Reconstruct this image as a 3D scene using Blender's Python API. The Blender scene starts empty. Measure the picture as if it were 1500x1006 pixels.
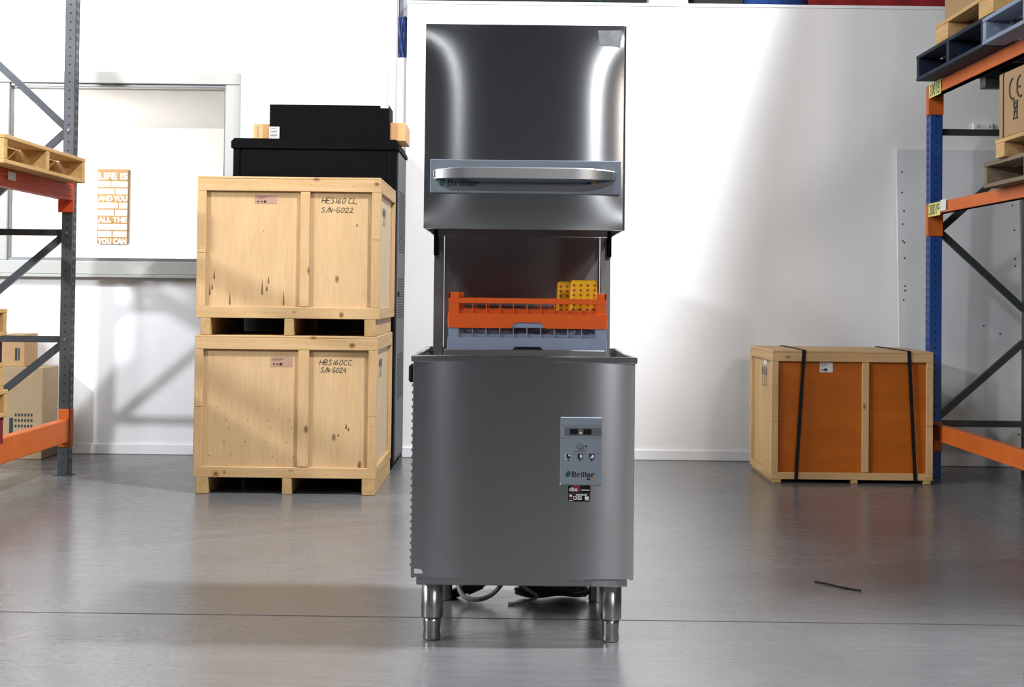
import bpy, bmesh, math, random
from mathutils import Vector, Matrix
random.seed(7)
S = bpy.context.scene
COL = S.collection
R = math.radians

# ------------------------------------------------------------------ camera
cd = bpy.data.cameras.new('camera'); cam = bpy.data.objects.new('camera', cd); COL.objects.link(cam)
cd.sensor_fit = 'HORIZONTAL'; cd.sensor_width = 36.0; cd.lens = 2050/1500*36.0
cd.shift_y = -116/1500
cd.clip_end = 100
cam.matrix_world = Matrix.Translation((0, 0, 1.08)) @ Matrix.Rotation(R(90+1.2), 4, 'X') @ Matrix.Rotation(R(0.65), 4, 'Z')
S.camera = cam

# ------------------------------------------------------------------ world, lights, exposure
w = bpy.data.worlds.new('world'); S.world = w; w.use_nodes = True
w.node_tree.nodes['Background'].inputs[0].default_value = (0.80, 0.88, 1.0, 1)
w.node_tree.nodes['Background'].inputs[1].default_value = 0.06
S.view_settings.view_transform = 'Standard'; S.view_settings.look = 'None'
S.view_settings.exposure = 0.0; S.view_settings.gamma = 1.0; S.view_settings.use_curve_mapping = False

def lamp(name, loc, target, size, power, color, size_y=None, spread=180):
    l = bpy.data.lights.new(name, 'AREA'); l.shape = 'RECTANGLE'; l.size = size; l.size_y = size_y or size
    l.energy = power; l.color = color; l.spread = R(spread)
    o = bpy.data.objects.new(name, l); COL.objects.link(o); o.location = loc
    o.rotation_euler = (Vector(target)-Vector(loc)).to_track_quat('-Z', 'Y').to_euler()
    return o
COOL = (0.90, 0.94, 1.0); WARM = (1.0, 0.89, 0.79)
lamp('high_bay_right', (2.89, 4.3, 7.2), (1.0, 6.0, 0), 0.35, 1180, COOL)
lamp('high_bay_left', (-2.5, 2.0, 4.9), (-1.6, 9.0, 1.0), 0.25, 115, COOL)
lamp('high_bay_side', (-7.2, 2.4, 3.85), (-2.2, 9.2, 0.9), 0.25, 500, COOL)
lamp('left_wall_fill', (-4.9, 5.6, 5.2), (-2.2, 9.2, 0.6), 2.2, 360, COOL)  # added soft fill for the left wall shadows, not an actual skylight
lamp('streak_light_left', (-1.35, -2.2, 3.6), (-0.5, 6, 0.5), 0.20, 10, COOL)  # added light, placed to make the left streak on the steel hood
lamp('streak_light_right', (1.75, -2.2, 3.6), (0.6, 6, 0.5), 0.20, 40, COOL)  # added light behind the camera for the hood's right-hand streak
lamp('high_bay_front_right', (3.7, -2.4, 4.5), (0.8, 7, 0.8), 0.9, 160, WARM)
pl = bpy.data.lights.new('office_ceiling_lamp', 'POINT'); pl.energy = 125; pl.shadow_soft_size = 0.16; pl.color = (1, 0.96, 0.9)
po = bpy.data.objects.new('office_ceiling_lamp', pl); COL.objects.link(po); po.location = (-3.88, 10.2, 2.12)

# ------------------------------------------------------------------ materials
def mat(name): 
    m = bpy.data.materials.new(name); m.use_nodes = True
    return m, m.node_tree, m.node_tree.nodes['Principled BSDF']
def N(nt, t, **kw):
    n = nt.nodes.new(t)
    for k, v in kw.items(): setattr(n, k, v)
    return n
def ramp(nt, fac, stops):
    r = N(nt, 'ShaderNodeValToRGB'); e = r.color_ramp.elements
    while len(e) < len(stops): e.new(0.5)
    for i, (p, c) in enumerate(stops):
        e[i].position = p; e[i].color = (*c, 1) if len(c) == 3 else c
    nt.links.new(fac, r.inputs[0]); return r
def objco(nt, scale=(1, 1, 1), loc=(0, 0, 0)):
    tc = N(nt, 'ShaderNodeTexCoord'); mp = N(nt, 'ShaderNodeMapping')
    mp.inputs['Scale'].default_value = scale; mp.inputs['Location'].default_value = loc
    nt.links.new(tc.outputs['Object'], mp.inputs[0]); return mp.outputs[0]
def noise(nt, co, scale, detail=4, rough=0.55):
    n = N(nt, 'ShaderNodeTexNoise'); n.inputs['Scale'].default_value = scale
    n.inputs['Detail'].default_value = detail; n.inputs['Roughness'].default_value = rough
    nt.links.new(co, n.inputs['Vector']); return n.outputs['Fac']
def bump(nt, b, h, strength, dist=0.01):
    n = N(nt, 'ShaderNodeBump'); n.inputs['Strength'].default_value = strength; n.inputs['Distance'].default_value = dist
    nt.links.new(h, n.inputs['Height']); nt.links.new(n.outputs[0], b.inputs['Normal'])
def mix(nt, fac, a, b, mode='MIX'):
    n = N(nt, 'ShaderNodeMix', data_type='RGBA', blend_type=mode)
    for s, v in ((0, fac), (6, a), (7, b)):
        if hasattr(v, 'is_output'): nt.links.new(v, n.inputs[s])
        else: n.inputs[s].default_value = v if s == 0 else (*v, 1)
    return n.outputs[2]

def plain(name, c, rough=0.5, metal=0.0, var=0.12, scale=9, spec=0.5):
    m, nt, b = mat(name); co = objco(nt)
    f = noise(nt, co, scale)
    r = ramp(nt, f, [(0.3, tuple(x*(1-var) for x in c)), (0.7, tuple(min(1, x*(1+var)) for x in c))])
    nt.links.new(r.outputs[0], b.inputs['Base Color'])
    b.inputs['Roughness'].default_value = rough; b.inputs['Metallic'].default_value = metal
    b.inputs['Specular IOR Level'].default_value = spec
    return m
def wood(name, c1, c2, axis='Z', knots=True, rough=0.6, seed=0, ply=False):
    m, nt, b = mat(name)
    sc = {'X': (1, 14, 14), 'Y': (14, 1, 14), 'Z': (14, 14, 1)}[axis]
    if ply: sc = tuple(0.35*x if x > 1 else x for x in sc)
    co = objco(nt, sc, (seed, seed*1.7, seed*0.3))
    f = noise(nt, co, 2.2, 6, 0.62)
    r = ramp(nt, f, [(0.28, c2), (0.5, tuple((a+b_)/2 for a, b_ in zip(c1, c2))), (0.68, c1)])
    fine = noise(nt, objco(nt, tuple(6*x if x > 1 else 2*x for x in sc)), 3, 2)
    colr = mix(nt, 0.25, r.outputs[0], ramp(nt, fine, [(0.3, (0.55, 0.55, 0.55)), (0.7, (1, 1, 1))]).outputs[0], 'MULTIPLY')
    if knots:
        v = N(nt, 'ShaderNodeTexVoronoi'); v.inputs['Scale'].default_value = 3.1
        nt.links.new(objco(nt, {'X': (1, 1.8, 1.8), 'Y': (1.8, 1, 1.8), 'Z': (1.8, 1.8, 1)}[axis], (seed+3, seed, 2)), v.inputs['Vector'])
        k = ramp(nt, v.outputs['Distance'], [(0.035, (1, 1, 1)), (0.085, (0, 0, 0))])
        colr = mix(nt, k.outputs[0], colr, tuple(x*0.33 for x in c2))
    nt.links.new(colr, b.inputs['Base Color']); b.inputs['Roughness'].default_value = rough
    bump(nt, b, f, 0.08, 0.003)
    b.inputs['Specular IOR Level'].default_value = 0.25
    return m
def steel(name, c=0.5, rough=0.34, aniso=0.85, rot=0.25, var=0.03):
    m, nt, b = mat(name)
    f = noise(nt, objco(nt, (1.2, 1.2, 260)), 3.0, 5, 0.6)
    cl = noise(nt, objco(nt), 2.2, 4)
    base = mix(nt, 0.5, ramp(nt, f, [(0.25, (c*(1-var),)*3), (0.75, (c*(1+var),)*3)]).outputs[0],
               ramp(nt, cl, [(0.3, (c*0.93, c*0.91, c*0.88)), (0.7, (c*1.04, c*1.04, c*1.04))]).outputs[0])
    nt.links.new(base, b.inputs['Base Color']); b.inputs['Metallic'].default_value = 1
    rr = N(nt, 'ShaderNodeMapRange'); rr.inputs[3].default_value = rough-0.005; rr.inputs[4].default_value = rough+0.005
    nt.links.new(f, rr.inputs[0]); nt.links.new(rr.outputs[0], b.inputs['Roughness'])
    b.inputs['Anisotropic'].default_value = aniso; b.inputs['Anisotropic Rotation'].default_value = rot
    t = N(nt, 'ShaderNodeTangent', direction_type='RADIAL', axis='Z'); nt.links.new(t.outputs[0], b.inputs['Tangent'])
    return m

def floor_mat():
    m, nt, b = mat('polished_concrete'); co = objco(nt)
    a = noise(nt, co, 0.9, 8, 0.62); c = noise(nt, co, 7, 8, 0.7); sc = noise(nt, objco(nt, (1, 7, 1)), 3.5, 6, 0.6)
    base = ramp(nt, a, [(0.25, (0.098, 0.096, 0.096)), (0.55, (0.122, 0.120, 0.120)), (0.8, (0.142, 0.141, 0.142))]).outputs[0]
    base = mix(nt, 0.20, base, ramp(nt, c, [(0.3, (0.62, 0.61, 0.60)), (0.6, (1, 1, 1))]).outputs[0], 'MULTIPLY')
    base = mix(nt, 0.25, base, ramp(nt, sc, [(0.35, (0.72, 0.7, 0.68)), (0.6, (1, 1, 1))]).outputs[0], 'MULTIPLY')
    # fine wear lines and hairline scratches
    ln = noise(nt, objco(nt, (2, 16, 1), (5, 2, 0)), 11, 5, 0.75)
    base = mix(nt, ramp(nt, ln, [(0.62, (0, 0, 0)), (0.78, (0.45, 0.45, 0.45))]).outputs[0], base, (0.055, 0.052, 0.05))
    ln2 = noise(nt, objco(nt, (1.5, 10, 1), (1, 8, 0)), 7, 6, 0.75)
    base = mix(nt, ramp(nt, ln2, [(0.58, (0, 0, 0)), (0.75, (0.4, 0.4, 0.4))]).outputs[0], base, (0.19, 0.188, 0.187))
    # scuffs
    v = noise(nt, objco(nt, (1.2, 6, 1), (3, 1, 0)), 9, 3, 0.8)
    base = mix(nt, ramp(nt, v, [(0.73, (0, 0, 0)), (0.80, (0.6, 0.6, 0.6))]).outputs[0], base, (0.04, 0.038, 0.037))
    v2 = noise(nt, objco(nt, (1.5, 5, 1), (9, 4, 0)), 6, 3, 0.8)
    base = mix(nt, ramp(nt, v2, [(0.70, (0, 0, 0)), (0.80, (0.5, 0.5, 0.5))]).outputs[0], base, (0.21, 0.21, 0.21))
    nt.links.new(base, b.inputs['Base Color'])
    rr = N(nt, 'ShaderNodeMapRange'); rr.inputs[1].default_value = 0.3; rr.inputs[2].default_value = 0.7
    rr.inputs[3].default_value = 0.18; rr.inputs[4].default_value = 0.34
    ad = N(nt, 'ShaderNodeMath', operation='ADD'); hf = N(nt, 'ShaderNodeMath', operation='MULTIPLY'); hf.inputs[1].default_value = 0.5
    nt.links.new(a, ad.inputs[0]); nt.links.new(sc, ad.inputs[1]); nt.links.new(ad.outputs[0], hf.inputs[0])
    nt.links.new(hf.outputs[0], rr.inputs[0]); nt.links.new(rr.outputs[0], b.inputs['Roughness'])
    b.inputs['Specular IOR Level'].default_value = 0.5
    bump(nt, b, a, 0.06, 0.006)
    return m

M = {}
M['floor'] = floor_mat()
M['wall'] = plain('white_wall_paint', (0.80, 0.795, 0.785), 0.6, var=0.015, scale=3)
M['wall_warm'] = plain('warm_lit_wall_paint', (0.80, 0.778, 0.752), 0.6, var=0.015, scale=3)  # wall white with the warm light of the right side put into it
M['skirt'] = plain('white_gloss_paint', (0.80, 0.79, 0.78), 0.35, var=0.01)
M['frame_white'] = plain('window_frame_paint', (0.43, 0.425, 0.39), 0.5, var=0.02)
M['pilaster'] = plain('wall_end_shade_grey', (0.46, 0.44, 0.415), 0.6, var=0.02)  # shade on the left wall's end, put into the colour as grey
M['alu'] = plain('grey_aluminium', (0.32, 0.33, 0.34), 0.35, 0.8, var=0.04)
M['dark'] = plain('dark_back_wall', (0.03, 0.03, 0.035), 0.8)
M['steel'] = steel('brushed_steel', 0.46, 0.25, 0.965)
M['steel_in'] = steel('brushed_steel_inner', 0.34, 0.36, 0.6)
M['steel_leg'] = steel('polished_steel_leg', 0.40, 0.30, 0.6)
M['steel_handle'] = steel('satin_handle_steel', 0.62, 0.34, 0.2)
M['plate'] = plain('grey_blue_plate', (0.24, 0.28, 0.33), 0.35, 0.2, var=0.04)
M['plate_dark'] = plain('grey_plate_swoosh', (0.115, 0.125, 0.14), 0.4, 0.1, var=0.04)
M['green'] = plain('dark_green_print', (0.006, 0.07, 0.055), 0.5)
M['ink'] = plain('charcoal_print', (0.012, 0.02, 0.022), 0.5)
M['navy'] = plain('navy_print', (0.012, 0.018, 0.07), 0.5)
M['amber'] = plain('amber_print', (0.55, 0.22, 0.02), 0.5)
M['white'] = plain('white_print', (0.8, 0.8, 0.8), 0.5, var=0.03)
M['offwhite'] = plain('paper_label', (0.62, 0.62, 0.62), 0.6, var=0.05)
M['black'] = plain('black_plastic', (0.006, 0.006, 0.007), 0.6, spec=0.2)
M['blackmetal'] = plain('black_powder_coat', (0.0025, 0.0025, 0.003), 0.7, var=0.05, spec=0.05)
M['cabside'] = plain('charcoal_cabinet_side', (0.028, 0.031, 0.038), 0.5, var=0.08)
M['red'] = plain('red_print', (0.25, 0.015, 0.02), 0.5)
M['film'] = plain('loose_protective_film', (0.42, 0.43, 0.45), 0.25, 0.5, var=0.25, scale=30)
M['orange_plastic'] = plain('orange_plastic', (0.66, 0.090, 0.003), 0.42, var=0.05)
M['grey_plastic'] = plain('blue_grey_plastic', (0.22, 0.26, 0.36), 0.42, var=0.05)
M['yellow_plastic'] = plain('yellow_plastic', (0.85, 0.42, 0.006), 0.35, var=0.05)
M['yellow_hole'] = plain('amber_hole', (0.30, 0.09, 0.004), 0.5)
M['hose'] = plain('black_rubber_hose', (0.014, 0.014, 0.014), 0.45)
M['hose_grey'] = plain('grey_hose', (0.22, 0.22, 0.20), 0.45)
M['ply'] = wood('pale_plywood', (0.56, 0.372, 0.192), (0.51, 0.325, 0.158), 'Z', True, 0.5, 1, ply=True)
M['plyside'] = wood('pale_plywood_side', (0.54, 0.40, 0.235), (0.47, 0.33, 0.175), 'Z', False, 0.5, 4, ply=True)
M['pineX'] = wood('pine_board_lengthwise', (0.57, 0.372, 0.182), (0.47, 0.285, 0.122), 'X', True, 0.55, 2)
M['pineZ'] = wood('pine_board_upright', (0.57, 0.375, 0.188), (0.48, 0.295, 0.13), 'Z', True, 0.55, 3)
M['pineY'] = wood('pine_board_deep', (0.52, 0.34, 0.155), (0.40, 0.235, 0.09), 'Y', True, 0.6, 5)
M['ply_o'] = wood('orange_plywood', (0.45, 0.112, 0.006), (0.37, 0.084, 0.004), 'X', False, 0.5, 6, ply=True)
M['ply_os'] = wood('tan_plywood_side', (0.52, 0.34, 0.15), (0.42, 0.26, 0.10), 'Z', False, 0.5, 7, ply=True)
M['pal'] = wood('pallet_wood', (0.62, 0.40, 0.17), (0.45, 0.26, 0.09), 'Y', True, 0.7, 8)
M['pal_grey'] = wood('weathered_pallet_wood', (0.26, 0.20, 0.13), (0.15, 0.11, 0.07), 'Y', False, 0.8, 9)
M['pal_blue'] = wood('dark_blue_pallet_paint', (0.012, 0.020, 0.045), (0.007, 0.010, 0.018), 'Y', False, 0.65, 10)
M['pal_sky'] = wood('pale_blue_pallet_paint', (0.27, 0.34, 0.45), (0.17, 0.20, 0.26), 'Y', False, 0.7, 11)
M['pal_red'] = wood('dark_red_pallet_paint', (0.22, 0.02, 0.022), (0.12, 0.012, 0.014), 'Y', False, 0.7, 12)
M['card'] = plain('brown_cardboard', (0.34, 0.205, 0.092), 0.75, var=0.05, scale=3)
M['card_pale'] = plain('pale_cardboard', (0.29, 0.205, 0.112), 0.75, var=0.05, scale=3)
M['card_o'] = plain('tan_cardboard', (0.56, 0.30, 0.12), 0.75, var=0.05, scale=3)
M['tape'] = plain('brown_tape', (0.35, 0.20, 0.09), 0.35)
M['rack_grey'] = plain('grey_rack_steel', (0.085, 0.09, 0.095), 0.4, 0.6, var=0.15, scale=5)
M['rack_brace'] = plain('brace_rack_steel', (0.06, 0.065, 0.07), 0.4, 0.6, var=0.15, scale=5)
M['rack_orange'] = plain('orange_beam_paint', (0.52, 0.115, 0.018), 0.5, var=0.1, scale=5, spec=0.2)
M['rack_red'] = plain('red_orange_beam_paint', (0.50, 0.06, 0.018), 0.5, var=0.12, scale=5, spec=0.2)
M['rack_blue'] = plain('blue_rack_paint', (0.012, 0.055, 0.23), 0.42, var=0.1, scale=5)
M['rack_dark'] = plain('dark_brace_paint', (0.028, 0.034, 0.032), 0.5, var=0.1, scale=5)
M['hole'] = plain('black_slot', (0.004, 0.004, 0.004), 0.8)
M['yellow_label'] = plain('yellow_label', (0.62, 0.60, 0.16), 0.5, var=0.04)
M['board'] = plain('white_board_panel', (0.66, 0.66, 0.65), 0.5, var=0.04, scale=2)
M['signwood'] = wood('sign_wood', (0.36, 0.225, 0.105), (0.30, 0.17, 0.07), 'X', False, 0.6, 13)
M['signwhite'] = plain('sign_lettering_paint', (0.88, 0.84, 0.74), 0.6, var=0.03)
M['tarp_blue'] = plain('blue_tarpaulin', (0.010, 0.035, 0.15), 0.45, var=0.3, scale=25)
M['tarp_red'] = plain('red_tarpaulin', (0.24, 0.012, 0.016), 0.5, var=0.3, scale=14)
M['leaf'] = plain('green_leaf', (0.03, 0.09, 0.02), 0.5, var=0.3)
M['plasticwrap'] = plain('white_plastic_wrap', (0.7, 0.7, 0.72), 0.3, var=0.3, scale=30)
M['groove'] = plain('floor_joint_filler', (0.03, 0.028, 0.027), 0.8)
M['resin'] = plain('dark_resin_stain', (0.16, 0.075, 0.02), 0.6)
M['knot'] = plain('brown_knot', (0.36, 0.19, 0.065), 0.6)
M['pinkpaper'] = plain('pinkish_brown_label', (0.36, 0.205, 0.13), 0.6, var=0.06)
m, nt, b = mat('window_glass')
nt.nodes.remove(b)
tr = N(nt, 'ShaderNodeBsdfTransparent'); gl = N(nt, 'ShaderNodeBsdfGlossy'); gl.inputs['Roughness'].default_value = 0.02
fr = N(nt, 'ShaderNodeFresnel'); fr.inputs[0].default_value = 1.45; mx = N(nt, 'ShaderNodeMixShader')
nt.links.new(fr.outputs[0], mx.inputs[0]); nt.links.new(tr.outputs[0], mx.inputs[1]); nt.links.new(gl.outputs[0], mx.inputs[2])
nt.links.new(mx.outputs[0], nt.nodes['Material Output'].inputs[0]); M['glass'] = m
m, nt, b = mat('perforated_door')
v = N(nt, 'ShaderNodeTexVoronoi'); v.inputs['Scale'].default_value = 75; v.inputs['Randomness'].default_value = 0
nt.links.new(objco(nt, (1, 0.001, 1)), v.inputs['Vector'])
rp = ramp(nt, v.outputs['Distance'], [(0.28, (0.11, 0.115, 0.12)), (0.33, (0.008, 0.008, 0.01))]); nt.links.new(rp.outputs[0], b.inputs['Base Color'])
M['perf'] = m

# ------------------------------------------------------------------ mesh helpers
def box(bm, x0, x1, y0, y1, z0, z1, bev=0.0, mi=0, seg=1):
    r = bmesh.ops.create_cube(bm, size=1.0)
    vs = r['verts']
    for v in vs:
        v.co = Vector(((x0+x1)/2+v.co.x*(x1-x0), (y0+y1)/2+v.co.y*(y1-y0), (z0+z1)/2+v.co.z*(z1-z0)))
    fs = set(f for v in vs for f in v.link_faces)
    if bev > 0:
        bev = min(bev, 0.45*min(abs(x1-x0), abs(y1-y0), abs(z1-z0)))
        es = list(set(e for v in vs for e in v.link_edges))
        rr = bmesh.ops.bevel(bm, geom=es, offset=bev, segments=seg, affect='EDGES', profile=0.5)
        fs = set(f for f in fs if f.is_valid) | set(rr['faces'])
    for f in fs: f.material_index = mi
    return fs
def bar(bm, p, q, w, h, mi=0, up=(0, 1, 0), bev=0.0):
    """rectangular bar from p to q; h measured along 'up', w across"""
    p, q = Vector(p), Vector(q); d = q-p; L = d.length; d.normalize()
    u = Vector(up); u = (u-d*u.dot(d)).normalized(); s = d.cross(u)
    n0 = len(bm.verts)
    before = set(bm.verts)
    box(bm, -w/2, w/2, -h/2, h/2, 0, L, bev, mi)
    mt = Matrix((s, u, d)).transposed().to_4x4(); mt.translation = p
    new = [v for v in bm.verts if v not in before]
    bmesh.ops.transform(bm, matrix=mt, verts=new)
    fs = set(f for v in new for f in v.link_faces)
    bmesh.ops.recalc_face_normals(bm, faces=list(fs))
def cyl(bm, p, q, r0, r1=None, n=20, mi=0):
    r1 = r0 if r1 is None else r1
    p, q = Vector(p), Vector(q); d = q-p; L = d.length
    mt = Matrix.Translation((p+q)/2) @ d.to_track_quat('Z', 'Y').to_matrix().to_4x4()
    r = bmesh.ops.create_cone(bm, cap_ends=True, segments=n, radius1=r0, radius2=r1, depth=L, matrix=mt)
    for f in set(f for v in r['verts'] for f in v.link_faces): f.material_index = mi
def lathe(bm, cx, cy, prof, n=32, mi=0):
    rings = []
    for (r, z) in prof:
        rings.append([bm.verts.new((cx+r*math.cos(2*math.pi*i/n), cy+r*math.sin(2*math.pi*i/n), z)) for i in range(n)])
    for a, b_ in zip(rings, rings[1:]):
        for i in range(n):
            f = bm.faces.new((a[i], a[(i+1) % n], b_[(i+1) % n], b_[i])); f.smooth = True; f.material_index = mi
    f = bm.faces.new(list(reversed(rings[0]))); f.material_index = mi
    f = bm.faces.new(rings[-1]); f.material_index = mi
def tube(bm, pts, r, n=8, mi=0, closed=False):
    pts = [Vector(p) for p in pts]; rings = []
    for i, p in enumerate(pts):
        a = pts[max(i-1, 0)]; c = pts[min(i+1, len(pts)-1)]; d = (c-a)
        if d.length < 1e-9: d = Vector((0, 0, 1))
        d.normalize()
        u = Vector((0, 0, 1)) if abs(d.z) < 0.9 else Vector((1, 0, 0))
        s = d.cross(u).normalized(); u = s.cross(d)
        rings.append([bm.verts.new(p+(s*math.cos(2*math.pi*k/n)+u*math.sin(2*math.pi*k/n))*r) for k in range(n)])
    for a, c in zip(rings, rings[1:]):
        for k in range(n):
            f = bm.faces.new((a[k], a[(k+1) % n], c[(k+1) % n], c[k])); f.smooth = True; f.material_index = mi
    bm.faces.new(list(reversed(rings[0]))); bm.faces.new(rings[-1])
def smooth_path(pts, k=6):
    pts = [Vector(p) for p in pts]; out = []
    P = [pts[0]]+pts+[pts[-1]]
    for i in range(1, len(P)-2):
        a, b_, c, d = P[i-1], P[i], P[i+1], P[i+2]
        for j in range(k):
            t = j/k
            out.append(0.5*((2*b_)+(c-a)*t+(2*a-5*b_+4*c-d)*t*t+(-a+3*b_-3*c+d)*t**3))
    out.append(pts[-1]); return out
def poly(bm, pts, y0, y1, mi=0):
    """extrude an x,z outline from y0 to y1 (y0 < y1)"""
    a = [bm.verts.new((x, y0, z)) for x, z in pts]; c = [bm.verts.new((x, y1, z)) for x, z in pts]
    n = len(pts); fs = [bm.faces.new(a), bm.faces.new(list(reversed(c)))]
    for i in range(n): fs.append(bm.faces.new((a[(i+1) % n], a[i], c[i], c[(i+1) % n])))
    for f in fs: f.material_index = mi
    bmesh.ops.recalc_face_normals(bm, faces=fs)

ROOT = {}
def obj(name, bm, mats, parent=None, label=None, smooth=None):
    """link bm (built in world coordinates) as one mesh object; a child's vertices are stored relative to its thing's base"""
    me = bpy.data.meshes.new(name)
    org = Vector((0, 0, 0))
    if parent is not None: org = Vector(ROOT[parent.name])
    bmesh.ops.translate(bm, verts=bm.verts, vec=-org)
    bm.to_mesh(me); bm.free()
    for mm in (mats if isinstance(mats, (list, tuple)) else [mats]): me.materials.append(M[mm] if isinstance(mm, str) else mm)
    o = bpy.data.objects.new(name, me); COL.objects.link(o)
    if parent is not None: o.parent = parent
    ROOT[o.name] = org
    if label: o['label'] = label
    return o
def thing(name, label, cat, loc, group=None):
    o = bpy.data.objects.new(name, None); COL.objects.link(o); o.location = loc; o.empty_display_size = 0.1
    o['label'] = label; o['category'] = cat
    if group: o['group'] = group
    ROOT[o.name] = Vector(loc); return o
def single(name, bm, mats, label, cat, loc, group=None):
    """a thing that is one mesh, origin at loc"""
    bmesh.ops.translate(bm, verts=bm.verts, vec=-Vector(loc))
    o = obj(name, bm, mats); o.location = loc; ROOT[o.name] = Vector(loc)
    o['label'] = label; o['category'] = cat
    if group: o['group'] = group
    return o
def struct(name, bm, mats, parent=None):
    o = obj(name, bm, mats, parent)
    if parent is None: o['kind'] = 'structure'
    return o
def B(): return bmesh.new()
def boxes(*bs, bev=0.0):
    bm = B()
    for b_ in bs: box(bm, *b_[:6], bev=bev, mi=(b_[6] if len(b_) > 6 else 0))
    return bm

def text_bm(s, x, z, w, h, y, bold=0.0, axis='front', extrude=0.0006, rot90=False):
    """lettering fitted to a w x h field whose lower left corner is x,z on the plane y, facing -Y"""
    cu = bpy.data.curves.new('lettering', 'FONT'); cu.body = s; cu.size = 1; cu.offset = bold; cu.extrude = 0
    t = bpy.data.objects.new('lettering', cu); COL.objects.link(t)
    dg = bpy.context.evaluated_depsgraph_get(); dg.update()
    me = bpy.data.meshes.new_from_object(t.evaluated_get(dg))
    bpy.data.objects.remove(t); bpy.data.curves.remove(cu)
    bm = B(); bm.from_mesh(me); bpy.data.meshes.remove(me)
    if rot90:
        for v in bm.verts: v.co = Vector((-v.co.y, v.co.x, 0))
    xs = [v.co.x for v in bm.verts]; ys = [v.co.y for v in bm.verts]
    x0, x1, y0, y1 = min(xs), max(xs), min(ys), max(ys)
    for v in bm.verts:
        v.co = Vector((x+(v.co.x-x0)/(x1-x0)*w, y, z+(v.co.y-y0)/(y1-y0)*h))
    r = bmesh.ops.extrude_face_region(bm, geom=bm.faces[:])
    bmesh.ops.translate(bm, verts=[v for v in r['geom'] if isinstance(v, bmesh.types.BMVert)], vec=(0, -extrude, 0))
    for f in bm.faces: f.smooth = False
    bmesh.ops.recalc_face_normals(bm, faces=bm.faces[:])
    return bm
def join(bm, other):
    me = bpy.data.meshes.new('tmp'); other.to_mesh(me); other.free(); bm.from_mesh(me); bpy.data.meshes.remove(me); return bm
def setmi(bm, mi):
    for f in bm.faces: f.material_index = mi
    return bm
def to_x_plane(bm, X, y_near):
    """turn lettering made on the y=0 front plane so that it lies on a plane x=X facing -X, reading from far (+Y) to near"""
    for v in bm.verts: v.co = Vector((X+v.co.y, y_near-v.co.x, v.co.z))
    bmesh.ops.recalc_face_normals(bm, faces=bm.faces[:]); return bm

def print_bars(x, z, w, h, y, parts):
    """a line of print too small to read: one short bar per word"""
    bm = B(); tot = sum(parts)+.35*(len(parts)-1); cx = x
    for p in parts:
        ww = w*p/tot; box(bm, cx, cx+ww, y-.0006, y, z, z+h); cx += ww+w*.35/tot
    return bm
# ------------------------------------------------------------------ setting
WY = 9.2
struct('floor', boxes((-9, 9, -6, 13, -0.1, 0)), 'floor')
bm = boxes((-9, 9, 4.673, 4.680, -0.001, 0.0006))
bmesh.ops.rotate(bm, verts=bm.verts, cent=(0, 4.68, 0), matrix=Matrix.Rotation(R(-0.5), 3, 'Z'))
struct('trim_1', bm, 'groove')
# left wall with the office window cut through it
wx0, wx1, wz0, wz1 = -3.34, -1.875, 1.255, 2.44
struct('wall_left', boxes((-6.5, wx0, WY, WY+.12, 0, 5.2), (wx1, -.772, WY, WY+.12, 0, 5.2), (wx0, wx1, WY, WY+.12, 0, wz0), (wx0, wx1, WY, WY+.12, wz1, 5.2)), 'wall')
struct('wall_right', boxes((-.709, 5.5, WY, WY+.09, 0, 2.998)), 'wall_warm')
struct('trim_2', boxes((-.712, 5.5, WY-.006, WY+.1, 2.985, 3.006), bev=.002), 'skirt')
struct('baseboard_left', boxes((-6.5, -.772, WY-.016, WY, 0, .068), bev=.004), 'skirt')
struct('baseboard_right', boxes((-.709, 5.5, WY-.016, WY, 0, .068), bev=.004), 'skirt')
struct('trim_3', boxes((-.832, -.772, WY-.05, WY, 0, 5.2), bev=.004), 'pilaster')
struct('wall_recess', boxes((-.7715, -.7095, WY+.03, WY+.06, 0, 2.632)), 'wall')
struct('wall_back', boxes((-9, 9, 12.2, 12.4, 0, 6)), 'dark')
# office behind the window
struct('wall_office_back', boxes((-6.5, -.9, 11.5, 11.6, 0, 2.6)), 'wall')
struct('wall_office_side', boxes((-1.0, -.9, WY+.13, 11.5, 0, 2.6)), 'wall')
struct('wall_office_far_side', boxes((-6.5, -6.4, WY+.13, 11.5, 0, 2.6)), 'wall')
struct('ceiling', boxes((-6.5, -.9, WY+.13, 11.6, 2.41, 2.5)), 'wall')
# window
wf = struct('window_1', boxes((-3.395, -3.315, WY-.03, WY, 1.2625, 2.4295), (-1.895, -1.80, WY-.03, WY, 1.2625, 2.4295), (-3.395, -1.80, WY-.031, WY, 1.176, 1.262), (-3.395, -1.80, WY-.035, WY, 2.43, 2.51), bev=.004), 'frame_white')
fw = .03
struct('window_frame', boxes((wx0, wx1, WY-.012, WY+.06, wz0, wz0+fw), (wx0, wx1, WY-.012, WY+.06, wz1-fw, wz1), (wx0, wx0+fw, WY-.012, WY+.06, wz0+fw, wz1-fw), (wx1-fw, wx1, WY-.012, WY+.06, wz0+fw, wz1-fw), bev=.003), 'alu', wf)
struct('window_pane', boxes((wx0+fw, wx1-fw, WY+.03, WY+.034, wz0+fw, wz1-fw)), 'glass', wf)
struct('window_sill', boxes((-3.42, -1.78, WY-.05, WY, 1.155, 1.175), bev=.003), 'frame_white', wf)

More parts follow.
